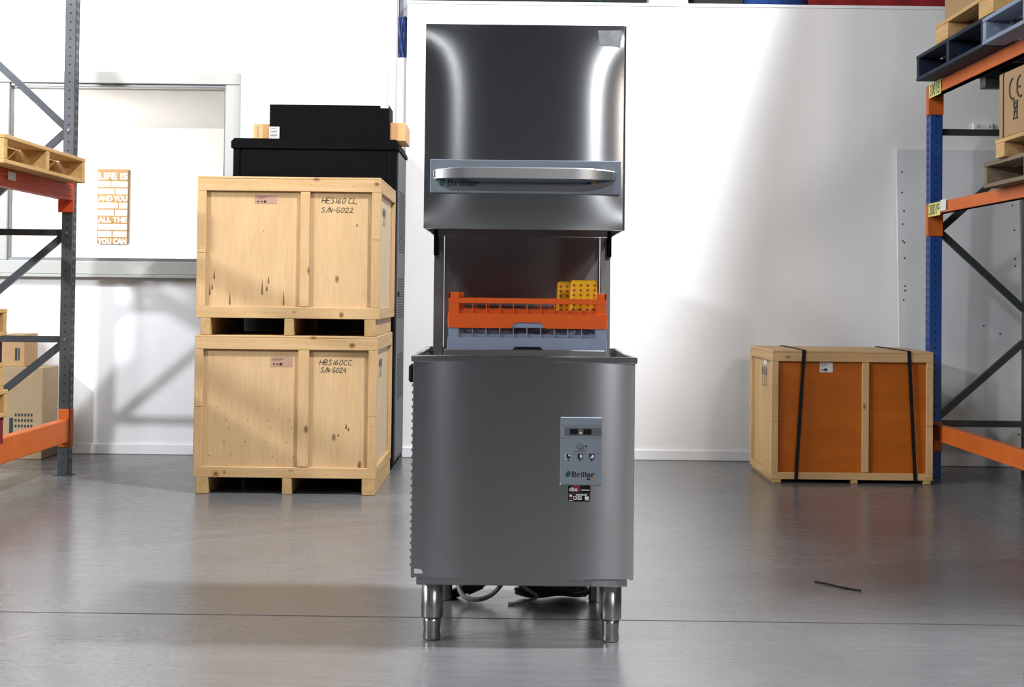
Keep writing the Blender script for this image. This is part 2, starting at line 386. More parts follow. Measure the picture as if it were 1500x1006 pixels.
# ------------------------------------------------------------------ dishwasher
YF = 4.30
dw = thing('hood_dishwasher', 'tall stainless steel hood dishwasher standing open in the middle of the floor', 'dishwasher', (0.04, 4.66, 0))
def pillow(bm, x0, x1, z0, z1, y, bulge, p, q, n=56, ret=0.02, depth=0.03, asym=0.0):
    """outward-bowed sheet facing -Y with returned edges"""
    g = []
    for j in range(n+1):
        row = []
        for i in range(n+1):
            u = -1+2*i/n; v = -1+2*j/n
            hgt = bulge*(1-abs(u)**p)*(1-abs(v)**q if q else 1)
            row.append(bm.verts.new((x0+(x1-x0)*i/n, y-hgt, z0+(z1-z0)*j/n)))
        g.append(row)
    for j in range(n):
        for i in range(n):
            f = bm.faces.new((g[j][i], g[j][i+1], g[j+1][i+1], g[j+1][i])); f.smooth = True
    def strip(line, off, flip):
        line = [bm.verts.new(v.co) for v in line]; o2 = [bm.verts.new(v.co+Vector(off)) for v in line]
        for a in range(len(line)-1):
            vs = (line[a], o2[a], o2[a+1], line[a+1])
            bm.faces.new(vs if flip else tuple(reversed(vs)))
    strip([g[0][i] for i in range(n+1)], (0, depth, 0), True)
    strip([g[n][i] for i in range(n+1)], (0, depth, 0), False)
    strip([g[j][0] for j in range(n+1)], (0, depth, 0), False)
    strip([g[j][n] for j in range(n+1)], (0, depth, 0), True)
YB = 5.03
bm = B(); pillow(bm, -.298, .381, .21, .872, YF+.004, .012, 3.4, 0)
obj('front_panel', bm, 'steel', dw)
bm = boxes((-.3, -.288, YF+.012, YB, .205, .872), bev=.003)
for k in range(26):  # row of louvre bumps along the edge of the side panel
    zz = .24+k*.022; box(bm, -.304, -.299, YF+.02, YF+.12, zz, zz+.008)
obj('side_panel', bm, 'steel_in', dw)
obj('side_panel', boxes((.371, .383, YF+.012, YB, .205, .872), bev=.003), 'steel', dw)
obj('rear_panel', boxes((-.29, .372, YB-.012, YB, .205, .872)), 'steel_in', dw)
bm = B()   # raised marine edge round the worktop
for a in ((-.306, .388, YF-.006, YF+.012), (-.306, .388, YB-.018, YB), (-.306, -.288, YF+.012, YB-.018), (.370, .388, YF+.012, YB-.018)):
    box(bm, a[0], a[1], a[2], a[3], .868, .888, .003)
obj('worktop_rim', bm, 'steel', dw)
obj('tank_tray', boxes((-.288, .370, YF+.012, YB-.018, .835, .848)), 'steel_in', dw)
obj('rack_rail', boxes((-.208, .292, YF+.045, YF+.052, .848, .906), bev=.002), 'steel_in', dw)
obj('rack_rail', boxes((-.208, .292, YF+.5, YF+.507, .848, .895), bev=.002), 'steel_in', dw)
bm = boxes((-.283, .364, YF+.012, YB-.03, .184, .2095), bev=.003)
obj('base_frame', bm, 'steel', dw)
obj('corner_film', boxes((.255, .335, YF+.006, YF+.0115, .187, .206)), 'film', dw)
for (lx, ly) in ((-.2375, 4.395), (.319, 4.395), (-.225, 4.96), (.311, 4.96)):
    bm = B(); lathe(bm, lx, ly, [(.034, .0705), (.0352, .074), (.0352, .1835), (.030, .184)])
    lg = obj('leg', bm, 'steel_leg', dw)
    bm = B(); lathe(bm, lx, ly, [(.025, 0), (.0285, .004), (.0285, .012), (.0262, .03), (.0285, .055), (.0292, .0704)])
    obj('foot', bm, 'steel_leg', lg)
# tall rear guide columns and splash back
for (a, c) in ((-.273, -.240), (.311, .345)):
    obj('column', boxes((a, c, 4.90, 4.96, .848, 1.90), bev=.001), 'steel_in', dw)
obj('splash_back', boxes((-.238, .309, 4.94, 4.952, .848, 1.88)), 'steel_in', dw)
for (a, c) in ((-.273, -.258), (.331, .346)):
    obj('lift_bracket', boxes((a, c, 4.868, 4.899, 1.21, 1.30), bev=.002), 'blackmetal', dw)
# hood: a bowed front, four walls, open underneath
hx0, hx1, hz0, hz1 = -.274, .346, 1.278, 1.909
hood = obj('hood', boxes((hx0, hx0+.008, YF+.025, 4.88, hz0, hz1), (hx1-.008, hx1, YF+.025, 4.88, hz0, hz1), (hx0, hx1, 4.872, 4.88, hz0, hz1), (hx0, hx1, YF+.02, 4.88, hz1-.008, hz1), bev=.002), 'steel', dw)
bm = B(); pillow(bm, hx0+.0005, hx1-.008, hz0, hz1, YF, .016, 3.2, 3.6, depth=.03)
obj('hood_front', bm, 'steel', hood)
bm = B()
for k in range(7):   # rounded right-hand fold
    t0, t1 = R(90*k/7), R(90*(k+1)/7)
    a = [(hx1-.010+.010*math.sin(t), YF+.012-.012*math.cos(t)) for t in (t0, t1)]
    f = bm.faces.new([bm.verts.new((a[0][0], a[0][1], hz0)), bm.verts.new((a[1][0], a[1][1], hz0)), bm.verts.new((a[1][0], a[1][1], hz1)), bm.verts.new((a[0][0], a[0][1], hz1))])
    f.smooth = True
box(bm, hx1-.004, hx1, YF+.012, YF+.03, hz0, hz1)
bmesh.ops.remove_doubles(bm, verts=bm.verts, dist=1e-5)
obj('hood_edge', bm, 'steel_leg', hood)
bm = B()
pts = [(.257, 1.893), (.331, 1.894), (.330, 1.868), (.325, 1.842), (.296, 1.845), (.264, 1.846), (.261, 1.862)]
poly(bm, pts, YF-.0050, YF-.0030)
obj('loose_film', bm, 'film', hood)
# name plate with swoosh, lettering and colour bar
PYY = YF-.016
hp = obj('handle_plate', boxes((-.254, .331, PYY-.002, YF+.01, 1.387, 1.489), bev=.0015), 'plate', dw)
sw = []
for i in range(13):
    t = i/12; sw.append((-.245+.06*t, 1.434-.040*math.sin(t*math.pi/2)))
for i in range(13):
    t = i/12; sw.append((.20+.115*math.sin(t*math.pi/2), 1.394+.044*(1-math.cos(t*math.pi/2))))
bm = B(); poly(bm, sw, PYY-.0026, PYY-.0018); obj('swoosh', bm, 'plate_dark', hp)
bm = setmi(text_bm('Brillar', -.2005, 1.4075, .098, .020, PYY-.0026, bold=.016), 0); obj('lettering', bm, 'ink', hp)
def drop(bm, cx, cz, h, y, mi=0):
    pts = []
    for i in range(24):
        a = 2*math.pi*i/24; r = .36*h
        pts.append((cx+r*math.sin(a)*(1-.45*max(0, math.cos(a))**2)*1.0, cz+(-r*math.cos(a)*1.25)*(-1)))
    pts = [(x+ (z-cz)*.25, z) for x, z in pts]
    poly(bm, pts, y-.0006, y, mi)
bm = B(); drop(bm, -.216, 1.4185, .026, PYY-.0026); obj('leaf_emblem', bm, 'green', hp)
obj('colour_bar', boxes((.226, .240, PYY-.0032, PYY-.0024, 1.4165, 1.425, 0), (.241, .256, PYY-.0032, PYY-.0024, 1.4165, 1.420, 1), (.241, .254, PYY-.0032, PYY-.0024, 1.421, 1.425, 1)), ['navy', 'amber'], hp)
# flat bow handle
bm = B(); out = []; inn = []
hy = YF-.018
for i in range(41):
    t = i/40; x = -.243+.556*t; e = min(t, 1-t)/.22
    dep = .042*(1-(1-min(1, e))**2.2)
    up = .006*(1-(1-min(1, e))**2)
    out.append((x, hy-dep, up)); inn.append((x, hy-dep+.008, up))
secs = [((o_[0], o_[1], 1.430), (o_[0], o_[1], 1.455+o_[2]), (o_[0], o_[1]+.002, 1.457+o_[2]), (i_[0], i_[1]+.006, 1.459+i_[2]), (i_[0], i_[1]+.006, 1.430)) for o_, i_ in zip(out, inn)]
for k in range(5):   # each long face has its own vertices so that the arrises stay crisp
    a_ = [bm.verts.new(q[k]) for q in secs]; c_ = [bm.verts.new(q[(k+1) % 5]) for q in secs]
    for i in range(len(secs)-1): bm.faces.new((a_[i], c_[i], c_[i+1], a_[i+1])).smooth = True
for q in (secs[0], secs[-1]): bm.faces.new([bm.verts.new(p) for p in q])
bmesh.ops.recalc_face_normals(bm, faces=bm.faces[:])
hd = obj('handle', bm, 'steel_handle', dw)
for (a_, c_) in ((-.242, -.205), (.275, .312)): obj('handle_mount', boxes((a_, c_, hy-.004, hy+.004, 1.433, 1.455)), 'steel_leg', hd)
# control panel
CY = YF-.0088
cp = obj('control_panel', boxes((.154, .2815, CY-.003, YF+.004, .498, .704), bev=.0015), 'plate', dw, 'grey blue control panel with black displays and round button')
obj('display', boxes((.166, .280, CY-.0036, CY-.003, .648, .673, 0), (.183, .208, CY-.0042, CY-.0036, .652, .669, 1), (.2235, .249, CY-.0042, CY-.0036, .652, .669, 1), (.212, .219, CY-.0042, CY-.0036, .655, .659, 2), (.156, .281, CY-.0034, CY-.003, .6405, .6415, 0), (.156, .281, CY-.0034, CY-.003, .679, .680, 0)), ['plate_dark', 'black', 'white'], cp)
bm = B()
cyl(bm, (.2135, CY-.003, .617), (.2135, CY-.006, .617), .0095, n=24, mi=0); cyl(bm, (.2135, CY-.006, .617), (.2135, CY-.0065, .617), .0065, n=24, mi=1)
cyl(bm, (.2135, CY-.0065, .617), (.2135, CY-.007, .617), .003, n=16, mi=0); cyl(bm, (.2325, CY-.003, .6165), (.2325, CY-.0036, .6165), .0024, n=12, mi=2)
obj('power_button', bm, ['plate_dark', 'plate', 'black'], cp)
obj('start_caption', join(print_bars(.197, .6, .034, .0022, CY-.003, (2, 2)), boxes((.165, .275, CY-.0034, CY-.003, .594, .5946))), 'plate_dark', cp)
for k, cx in enumerate((.179, .2145, .250)):
    bm = B(); box(bm, cx-.009, cx+.009, CY-.0034, CY-.003, .576, .5945, mi=(1 if k == 0 else 0)) if k == 0 else None
    box(bm, cx-.0075, cx+.0075, CY-.004, CY-.0034, .578, .593, mi=0)
    cyl(bm, (cx, CY-.0034, .5745), (cx, CY-.004, .5745), .003, n=10, mi=0)
    n = 14; span = (R(90), R(180), R(250))[k]
    pts = [(cx+.0005, .5855)]+[(cx+.0005+.0058*math.sin(span*i/n), .5855+.0058*math.cos(span*i/n)) for i in range(n+1)]
    poly(bm, pts, CY-.0046, CY-.004, 1)
    obj('program_button', bm, ['ink', 'white'], cp)
obj('lettering', text_bm('Brillar', .190, .5225, .0700, .0165, CY-.003, bold=.016), 'ink', cp)
bm = B(); drop(bm, .1785, .5315, .021, CY-.003); obj('leaf_emblem', bm, 'green', cp)
obj('colour_bar', boxes((.236, .246, CY-.0036, CY-.003, .5135, .519, 0), (.247, .257, CY-.0036, CY-.003, .5135, .516, 1), (.247, .2555, CY-.0036, CY-.003, .5165, .519, 1)), ['navy', 'amber'], cp)
bm = B(); cyl(bm, (.1555, CY-.003, .5005), (.1555, CY-.005, .5005), .0022, n=10); obj('corner_pin', bm, 'white', cp)
# service stickers
st = obj('service_sticker', boxes((.179, .2475, CY, YF+.002, .4725, .4955, 0), (.194, .215, CY-.0003, CY, .476, .4955, 1)), ['black', 'red'], dw, 'black and red sticker with white letters')
obj('lettering', join(text_bm('dbe', .183, .4785, .024, .0125, CY-.0003, bold=.005), print_bars(.219, .481, .025, .0026, CY-.0001, (3, 2, 2))), 'white', st)
st = obj('service_sticker', boxes((.179, .2465, CY, YF+.002, .447, .4705, 0), (.183, .192, CY-.0003, CY, .455, .468, 1), (.183, .192, CY-.0004, CY, .462, .468, 2)), ['black', 'red', 'offwhite'], dw, 'black sticker with white capital letters')
obj('lettering', join(join(join(text_bm('CKES', .1945, .4525, .027, .0115, CY-.0003, bold=.02), print_bars(.203, .4660, .034, .0030, CY-.0001, (4, 3, 3))), boxes((.182, .1935, CY-.0006, CY, .4495, .4515))), boxes((.231, .243, CY-.0004, CY, .455, .463), (.231, .2445, CY-.0004, CY, .4515, .4535))), 'white', st)
bm = B(); poly(bm, [(-.289, .221), (-.262, .222), (-.264, .229), (-.270, .234), (-.289, .235)], YF-.0006, YF+.002); obj('torn_sticker', bm, 'offwhite', dw)
bm = boxes((-.318, -.3, YF+.06, YF+.13, .80, .856), bev=.006); obj('side_catch', bm, 'black', dw)
for xx, zz in ((-.27, .197), (.24, .197)):
    bm = B(); cyl(bm, (xx, YF+.013, zz), (xx, YF+.008, zz), .004, n=10); obj('frame_screw', bm, 'steel_leg', dw)

# ------------------------------------------------------------------ dish racks on the tray
def dish_rack(name, label, z0, m_, corner_h, top=True):
    """z0 = underside; lower skirt .053 high, windowed band above, then a top rail and taller corners"""
    x0, x1, y0, y1 = -.199, .299, 4.37, 4.868
    t = thing(name, label, 'dish rack', ((x0+x1)/2, (y0+y1)/2, z0), 'dish racks stacked on the dishwasher tray')
    zs, zw, zt = z0+.0455, z0+.0765, z0+.093
    # skirt with the hand notch
    bm = B(); th = .006
    nx0, nx1 = .001, .103
    a = [(x0+.004, z0), (nx0-.004, z0), (nx0+.012, z0+.018), (nx1-.012, z0+.018), (nx1+.004, z0), (x1-.004, z0), (x1-.001, zs), (x0+.001, zs)]
    poly(bm, a, y0, y0+th); poly(bm, a, y1-th, y1)
    box(bm, x0, x0+th, y0+.004, y1-.004, z0, zs, .002); box(bm, x1-th, x1, y0+.004, y1-.004, z0, zs, .002)
    obj('skirt', bm, m_, t)
    ins = .0025
    bm = B()
    for (yy) in (y0+ins, y1-ins-th):
        box(bm, x0+ins, x1-ins, yy, yy+th, zw, zt, .001)
        n = 10; pitch = (.262+.164)/n
        for k in range(n+1):
            xx = -.164+pitch*k; box(bm, xx-.0012, xx+.0012, yy, yy+.010, zs-.002, zw)
        box(bm, x0+ins, -.164, yy, yy+th, zs-.002, zw); box(bm, .262, x1-ins, yy, yy+th, zs-.002, zw)
    for (xx) in (x0+ins, x1-ins-th):
        box(bm, xx, xx+th, y0+.01, y1-.01, zw, zt, .001)
        for k in range(11):
            yy = y0+.04+k*.0418; box(bm, xx, xx+th, yy-.0015, yy+.0015, zs-.002, zw)
        box(bm, xx, xx+th, y0+.004, y0+.04, zs-.002, zw); box(bm, xx, xx+th, y1-.04, y1-.004, zs-.002, zw)
    obj('window_band', bm, m_, t)
    if top:
        for sx in (0, 1):
            for sy in (0, 1):
                cx0 = x0+ins if sx == 0 else x1-ins-.032; cy0 = y0+ins if sy == 0 else y1-ins-.04
                bm = boxes((cx0, cx0+.032, cy0 if sy == 0 else cy0+.034, cy0+.006 if sy == 0 else cy0+.04, zt-.001, z0+corner_h),
                           (cx0 if sx == 0 else cx0+.026, cx0+.006 if sx == 0 else cx0+.032, cy0, cy0+.04, zt-.001, z0+corner_h), bev=.001)
                obj('corner_post', bm, m_, t)
    bm = B()   # lattice floor
    for k in range(13):
        xx = x0+.01+k*.0395; box(bm, xx, xx+.004, y0+.006, y1-.006, z0+.018, z0+.026)
        yy = y0+.01+k*.0395; box(bm, x0+.006, x1-.006, yy, yy+.004, z0+.018, z0+.026)
    obj('lattice_floor', bm, m_, t)
    # inner half-height wall behind the windows
    zi = zs+.011
    for (a_, c_) in ((y0+.012, y0+.015), (y1-.015, y1-.012)): obj('inner_wall', boxes((x0+.012, x1-.012, a_, c_, z0+.026, zi)), m_, t)
    return t
dish_rack('dish_rack', 'blue grey plastic dish rack under the orange rack', .897, 'grey_plastic', .11, top=False)
dish_rack('dish_rack', 'orange plastic dish rack on top of the grey rack', .9905-.0185, 'orange_plastic', .1105)
def cutlery_cup(label, x0, x1, y0, z0, z1, ry=.09):
    t = thing('cutlery_cup', label, 'cutlery cup', ((x0+x1)/2, y0+ry/2, z0), 'yellow cutlery cups in the orange dish rack')
    bm = B(); tp = .006
    def ring(z, e, y_e): return [bm.verts.new(p) for p in ((x0-e, y0-y_e, z), (x1+e, y0-y_e, z), (x1+e, y0+ry+y_e, z), (x0-e, y0+ry+y_e, z))]
    a = ring(z0, 0, 0); c = ring(z1-.004, -tp*.8, -tp*.6); d = ring(z1, -tp*1.6, -tp*1.4); e = ring(z1, -tp*2.2, -tp*2); f = ring(z0+.004, -.004, -.004)
    for p, q in ((a, c), (c, d), (d, e), (e, f)):
        for k in range(4): bm.faces.new((p[k], p[(k+1) % 4], q[(k+1) % 4], q[k]))
    bm.faces.new(list(reversed(a))); bm.faces.new(f)
    bmesh.ops.bevel(bm, geom=[ed for ed in bm.edges if abs(ed.verts[0].co.z-ed.verts[1].co.z) > .05], offset=.006, segments=3, affect='EDGES')
    bmesh.ops.recalc_face_normals(bm, faces=bm.faces[:])
    obj('cup_wall', bm, 'yellow_plastic', t)
    bm = B(); nx = 4
    for i in range(nx):
        for j in range(6):
            xx = x0+.013+(x1-x0-.026)*i/(nx-1); zz = z1-.016-j*.0152
            if zz < z0+.012: continue
            yy = y0-.0002+tp*.6*(zz-z0)/(z1-z0)
            cyl(bm, (xx, yy-.0006, zz), (xx, yy+.002, zz), .0043, n=12)
    obj('drain_hole', bm, 'yellow_hole', t)
cutlery_cup('yellow perforated cutlery cup in the front right of the orange rack', .182, .273, 4.395, .999, 1.1245)
cutlery_cup('yellow perforated cutlery cup partly hidden behind the nearer cup', .146, .237, 4.55, .999, 1.121)

# ------------------------------------------------------------------ hoses under the machine
bm = B(); pts = []
for i in range(90):
    a = i/18*2*math.pi*.9; r = .10+.012*math.sin(i*.7); pts.append((.155+r*1.15*math.cos(a), 4.99+r*.42*math.sin(a), .014+.022*(i/90)*2+.004*math.sin(i*1.3)))
tube(bm, smooth_path(pts, 2), .0085, 8)
single('coiled_hose', bm, 'hose', 'black coiled hose on the floor under the dishwasher, right side', 'hose', (.155, 4.99, 0))
bm = B(); pts = []
for i in range(60):
    a = i/20*2*math.pi; r = .066; pts.append((.17+r*1.2*math.cos(a), 4.98+r*.4*math.sin(a), .074+.010*i/20))
tube(bm, smooth_path(pts, 2), .0045, 8)
single('drain_hose', bm, 'plasticwrap', 'clear plastic hose coil lying on the black coiled hose', 'hose', (.17, 4.98, .0))
bm = B(); tube(bm, smooth_path([(-.19, 4.95, .18), (-.185, 4.93, .10), (-.16, 4.88, .035), (-.11, 4.87, .02), (-.06, 4.9, .03), (-.02, 4.92, .07), (.0, 4.93, .12), (.02, 4.95, .184)], 8), .0085, 10)
single('water_hose', bm, 'hose_grey', 'grey hose looping down under the dishwasher left side', 'hose', (-.1, 4.9, 0))
bm = B(); tube(bm, smooth_path([(-.20, 4.99, .012), (-.16, 4.98, .03), (-.10, 5.0, .05), (-.04, 5.02, .085), (.02, 5.02, .12), (.06, 5.03, .16), (.07, 5.03, .184)], 8), .018, 10)
cyl(bm, (-.15, 4.985, .035), (-.10, 5.0, .055), .027, n=14)
single('drain_pipe', bm, 'hose', 'thick black drain hose with collar behind the grey hose loop', 'hose', (-.1, 5, 0))
bm = B(); tube(bm, smooth_path([(.02, 4.97, .184), (.03, 4.95, .12), (.05, 4.92, .06), (.1, 4.90, .025), (.02, 4.88, .006), (-.0, 4.88, .006)], 8), .006, 8)
single('power_cable', bm, 'hose_grey', 'thin pale cable hanging under the dishwasher middle', 'cable', (.04, 4.92, 0))

# ------------------------------------------------------------------ crates
def strokes(lines, x, z, h, y):
    """handwriting: list of glyph polylines in em units"""
    bm = B()
    for pl_ in lines:
        tube(bm, smooth_path([(x+px*h+.22*(pz)*h, y, z+pz*h) for px, pz in pl_], 4), .0016, 5)
    return bm
GL = {'H': [[(0, 0), (.02, 1)], [(.5, 0), (.55, 1)], [(-.1, .45), (.65, .55)]],
      'B': [[(0, 0), (0, 1), (.4, .9), (.35, .6), (0, .5), (.45, .35), (.4, .05), (0, 0)]],
      'E': [[(.5, 1), (.02, .95), (0, .5), (.02, .05), (.5, 0)], [(0, .5), (.4, .55)]],
      'S': [[(.5, .9), (.2, 1), (.02, .8), (.3, .5), (.45, .25), (.25, 0), (0, .1)]],
      '1': [[(.1, 0), (.15, 1)]], '6': [[(.4, 1), (.08, .6), (.02, .2), (.25, 0), (.45, .2), (.3, .45), (.05, .3)]],
      '0': [[(.25, 1), (.02, .6), (.1, .05), (.35, .05), (.5, .5), (.4, .95), (.2, .95)]],
      'C': [[(.5, .95), (.15, .9), (0, .4), (.2, 0), (.55, .05)]], 'L': [[(.1, 1), (.02, .1), (.15, 0), (.7, -.05)]],
      'G': [[(.5, .9), (.2, 1), (0, .5), (.2, 0), (.5, .1), (.5, .4), (.25, .4)]],
      '2': [[(.02, .8), (.25, 1), (.42, .75), (.2, .35), (0, 0), (.55, .05)]], '4': [[(.3, 1), (0, .4), (.5, .42)], [(.42, .8), (.4, -.1)]],
      'N': [[(0, 0), (.05, 1), (.4, 0), (.45, .9)]], '/': [[(0, -.15), (.45, 1.1)]], '-': [[(0, .45), (.3, .47)]], ' ': []}
WID = {'1': .35, '/': .5, '-': .45, ' ': .3, 'L': .6}
def handwrite(s, x, z, w, h, y):
    tot = sum(WID.get(c, .72) for c in s); k = w/(tot*h); bm = B(); cx = 0
    for c in s:
        for pl_ in GL[c]:
            tube(bm, smooth_path([(x+((cx+px)*k+.2*pz)*h, y, z+pz*h) for px, pz in pl_], 4), .0017, 5)
        cx += WID.get(c, .72)
    return bm

def crate(label, x0, x1, y0, y1, zb, z0, z1, words, tag, ply, plys, batten, rw, low_h, run_w, group, cat='crate', runner_in=0.0, lid_over=.0):
    """zb underside of the runners, z0..z1 the box"""
    t = thing('plywood_crate', label, cat, ((x0+x1)/2, (y0+y1)/2, zb), group)
    th = .018; bt = .02
    f0 = y0+bt
    obj('front_panel', boxes((x0+.01, x1-.01, f0, f0+.01, z0, z1-.012)), ply, t)
    obj('rear_panel', boxes((x0+.01, x1-.01, y1-bt-.01, y1-bt, z0, z1-.012)), plys, t)
    obj('side_panel', boxes((x0+bt, x0+bt+.01, f0+.01, y1-bt-.01, z0, z1-.012)), plys, t)
    obj('side_panel', boxes((x1-bt-.01, x1-bt, f0+.01, y1-bt-.01, z0, z1-.012)), plys, t)
    obj('crate_floor', boxes((x0+bt, x1-bt, f0, y1-bt, z0-.0, z0+.012)), plys, t)
    obj('lid', boxes((x0-lid_over, x1+lid_over, y0-lid_over, y1+lid_over, z1-.012, z1), bev=.002), 'pineX', t)
    H = low_h
    # front frame
    zt = z1-.012-rw*1.35
    def nails(bm, spots):
        for (xx, zz) in spots: cyl(bm, (xx, y0-.0006, zz), (xx, y0+.002, zz), .0027, n=8, mi=1)
        return bm
    rowx = [x0+.03+(x1-x0-.06)*i/8 for i in range(9)]
    obj('top_rail', nails(boxes((x0, x1, y0, f0, zt, z1-.0125), bev=.002), [(xx, zt+rw*.7+random.uniform(-.01, .01)) for xx in rowx]), ['pineX', 'tape'], t)
    obj('bottom_rail', nails(boxes((x0, x1, y0, f0, z0, z0+H), bev=.002), [(xx, z0+H*.5+random.uniform(-.01, .01)) for xx in rowx]), ['pineX', 'tape'], t)
    for (a, c) in ((x0, x0+rw), (x1-rw, x1)):
        zm = z0+H+(zt-z0-H)*random.uniform(.35, .62)
        bm = boxes((a, c, y0+.0005, f0, z0+H+.0005, zm), (a, c, y0, f0, zm+.0015, zt-.0005), bev=.0015)
        obj('stile', nails(bm, [((a+c)/2+random.uniform(-.01, .01), z0+H+.04+(zt-z0-H-.08)*i/6) for i in range(7)]), ['pineZ', 'tape'], t)
    if batten: obj('batten', boxes((batten[0], batten[1], y0+.001, f0, z0+H+.003, zt-.001), bev=.002), 'pineZ', t)
    # side frames (both sides)
    for (a, c) in ((x0, x0+bt), (x1-bt, x1)):
        obj('side_rail', boxes((a, c, f0+.0005, y1, zt, z1-.0125), bev=.002), 'pineY', t)
        obj('side_rail', boxes((a, c, f0+.0005, y1, z0, z0+H), bev=.002), 'pineY', t)
        obj('side_stile', boxes((a, c, f0+.0005, f0+rw*.9, z0+H, zt), bev=.002), 'pineZ', t)
        obj('side_stile', boxes((a, c, y1-rw, y1, z0+H, zt), bev=.002), 'pineZ', t)
    # runners
    for a in run_w:
        obj('runner', boxes((a[0], a[1], y0+runner_in, y1-.01, zb, z0-.0005), bev=.003), 'pineY', t)
    if words:
        bm = B()
        for (s, xx, zz, w_, h_) in words: join(bm, handwrite(s, xx, zz, w_, h_, f0-.0004))
        obj('marker_writing', bm, 'ink', t)
    if tag:
        lb = obj('shipping_label', boxes((tag[0], tag[1], f0-.0012, f0-.0002, tag[2], tag[3])), tag[4], t)
        w_ = tag[1]-tag[0]; h_ = tag[3]-tag[2]; bm = B()
        for k in range(3): box(bm, tag[0]+w_*.1, tag[0]+w_*(.45+.1*k), f0-.0016, f0-.0012, tag[2]+h_*(.62+.1*k), tag[2]+h_*(.65+.1*k))
        cyl(bm, (tag[0]+w_*.47, f0-.0016, tag[2]+h_*.25), (tag[0]+w_*.47, f0-.0012, tag[2]+h_*.25), h_*.16, n=14)
        for k in (.12, .28): box(bm, tag[0]+w_*k, tag[0]+w_*(k+.07), f0-.0016, f0-.0012, tag[2]+h_*.15, tag[2]+h_*.34)
        obj('label_print', bm, 'ink', lb)
    return t
def side_marks(t, X, yc, zc, k, sgn):
    """stencilled handling marks (glass, umbrella, arrows) on a side face x = X"""
    e0, e1 = (X-.0008, X) if sgn < 0 else (X, X+.0008)
    for s in (-1.1, 0, 1.1):
        bm = B()
        for (ya, yb, za, zb_) in ((s-.04, s+.04, -.88, .1), (s-.28, s+.28, .1, .7), (s-.2, s+.2, .7, .95), (s-.22, s+.22, -1.0, -.88)):
            box(bm, e0, e1, yc+ya*k, yc+yb*k, zc+za*k, zc+zb_*k)
        obj('stencil_mark', bm, 'ink', t)
cl = crate('lower pale plywood crate on the floor, marked by hand in black marker', -1.682, -.712, 7.45, 8.40, 0, .088, .842,
      [('HBS160CC', -1.020, .690, .175, .027), ('S/N G024', -1.014, .650, .14, .025)], (-1.281, -1.164, .677, .729, 'pinkpaper'), 'ply', 'plyside', (-1.131, -1.072), .046, .056,
      [(-1.668, -1.600), (-1.208, -1.158), (-.785, -.716)], 'pale plywood crates stacked on the left')
side_marks(cl, -.7325+.0035, 7.85, .66, .05, 1)
cu_ = crate('upper pale plywood crate stacked on the lower crate', -1.680, -.703, 7.45, 8.40, .8425, .934, 1.688,
      [('HES160 CL', -1.020, 1.552, .185, .029), ('S/N-G022', -1.022, 1.503, .175, .026)], (-1.378, -1.262, 1.545, 1.592, 'pinkpaper'), 'ply', 'plyside', (-1.130, -1.080), .048, .060,
      [(-1.655, -1.600), (-1.208, -1.158), (-.782, -.722)], 'pale plywood crates stacked on the left')
side_marks(cu_, -.7235+.0035, 7.85, 1.50, .05, 1)
def marks(t, y, spikes=(), knots=()):
    bm = B()
    for (x, z, h) in spikes:   # resin streaks bleeding down the plywood
        poly(bm, [(x-.004, z), (x+.005, z-.002), (x+.006, z+.012), (x+.002, z+h), (x-.001, z+h*.6), (x-.003, z+.012)], y-.0005, y-.0002)
    if spikes: obj('resin_streak', bm, 'resin', t)
    else: bm.free()
    for (x, z, rx, rz, yy) in knots:
        bm = B(); poly(bm, [(x+rx*math.cos(R(24*k))*(1+.12*math.sin(k*2.3)), z+rz*math.sin(R(24*k))) for k in range(15)], yy-.0005, yy-.0001)
        poly(bm, [(x+.55*rx*math.cos(R(24*k)), z+.55*rz*math.sin(R(24*k))) for k in range(15)], yy-.0009, yy-.0005, 1)
        obj('wood_knot', bm, ['knot', 'resin'], t)
marks(cu_, 7.47, [(-1.612, 1.055, .065), (-1.590, 1.14, .055), (-1.60, 1.085, .03), (-1.505, 1.005, .075), (-1.333, 1.06, .085), (-1.300, 1.12, .04), (-1.308, 1.08, .03), (-1.218, 1.005, .08)],
      [(-.905, .957, .014, .018, 7.45), (-.725, 1.655, .016, .012, 7.45), (-.83, 1.435, .005, .009, 7.47), (-1.33, 1.40, .003, .004, 7.47)])
marks(cl, 7.47, [(-.80, .150, .03), (-.875, .35, .03), (-.862, .34, .02), (-.915, .31, .012)],
      [(-1.560, .106, .020, .019, 7.45), (-1.515, .115, .006, .014, 7.45), (-.845, .795, .018, .014, 7.45), (-.80, .155, .013, .030, 7.47)])
bm = B()
for z_, off in ((.745, .02), (.64, .0), (.575, .05), (.455, .015), (.39, .07), (.35, .08), (.275, -.055), (.20, -.02)):
    for k in range(5):
        xx = -1.58+.112*k+off
        if -1.62 < xx < -1.14: cyl(bm, (xx, 7.4695, z_), (xx, 7.471, z_), .0022 if z_ > .42 else .0032, n=8)
obj('panel_nail', bm, 'resin', cl)
rc = crate('orange plywood crate with two black straps by the right wall', 1.518, 2.455, 8.14, 8.885, 0, .022, .768,
      None, (1.799, 1.874, .643, .701, 'offwhite'), 'ply_o', 'ply_os', (2.043, 2.083), .038, .04,
      [(1.53, 1.575), (1.98, 2.02), (2.40, 2.445)], None)
side_marks(rc, 1.5375, 8.5, .60, .06, -1)
obj('side_label', boxes((1.5372, 1.538, 8.43, 8.52, .67, .71)), 'offwhite', rc)
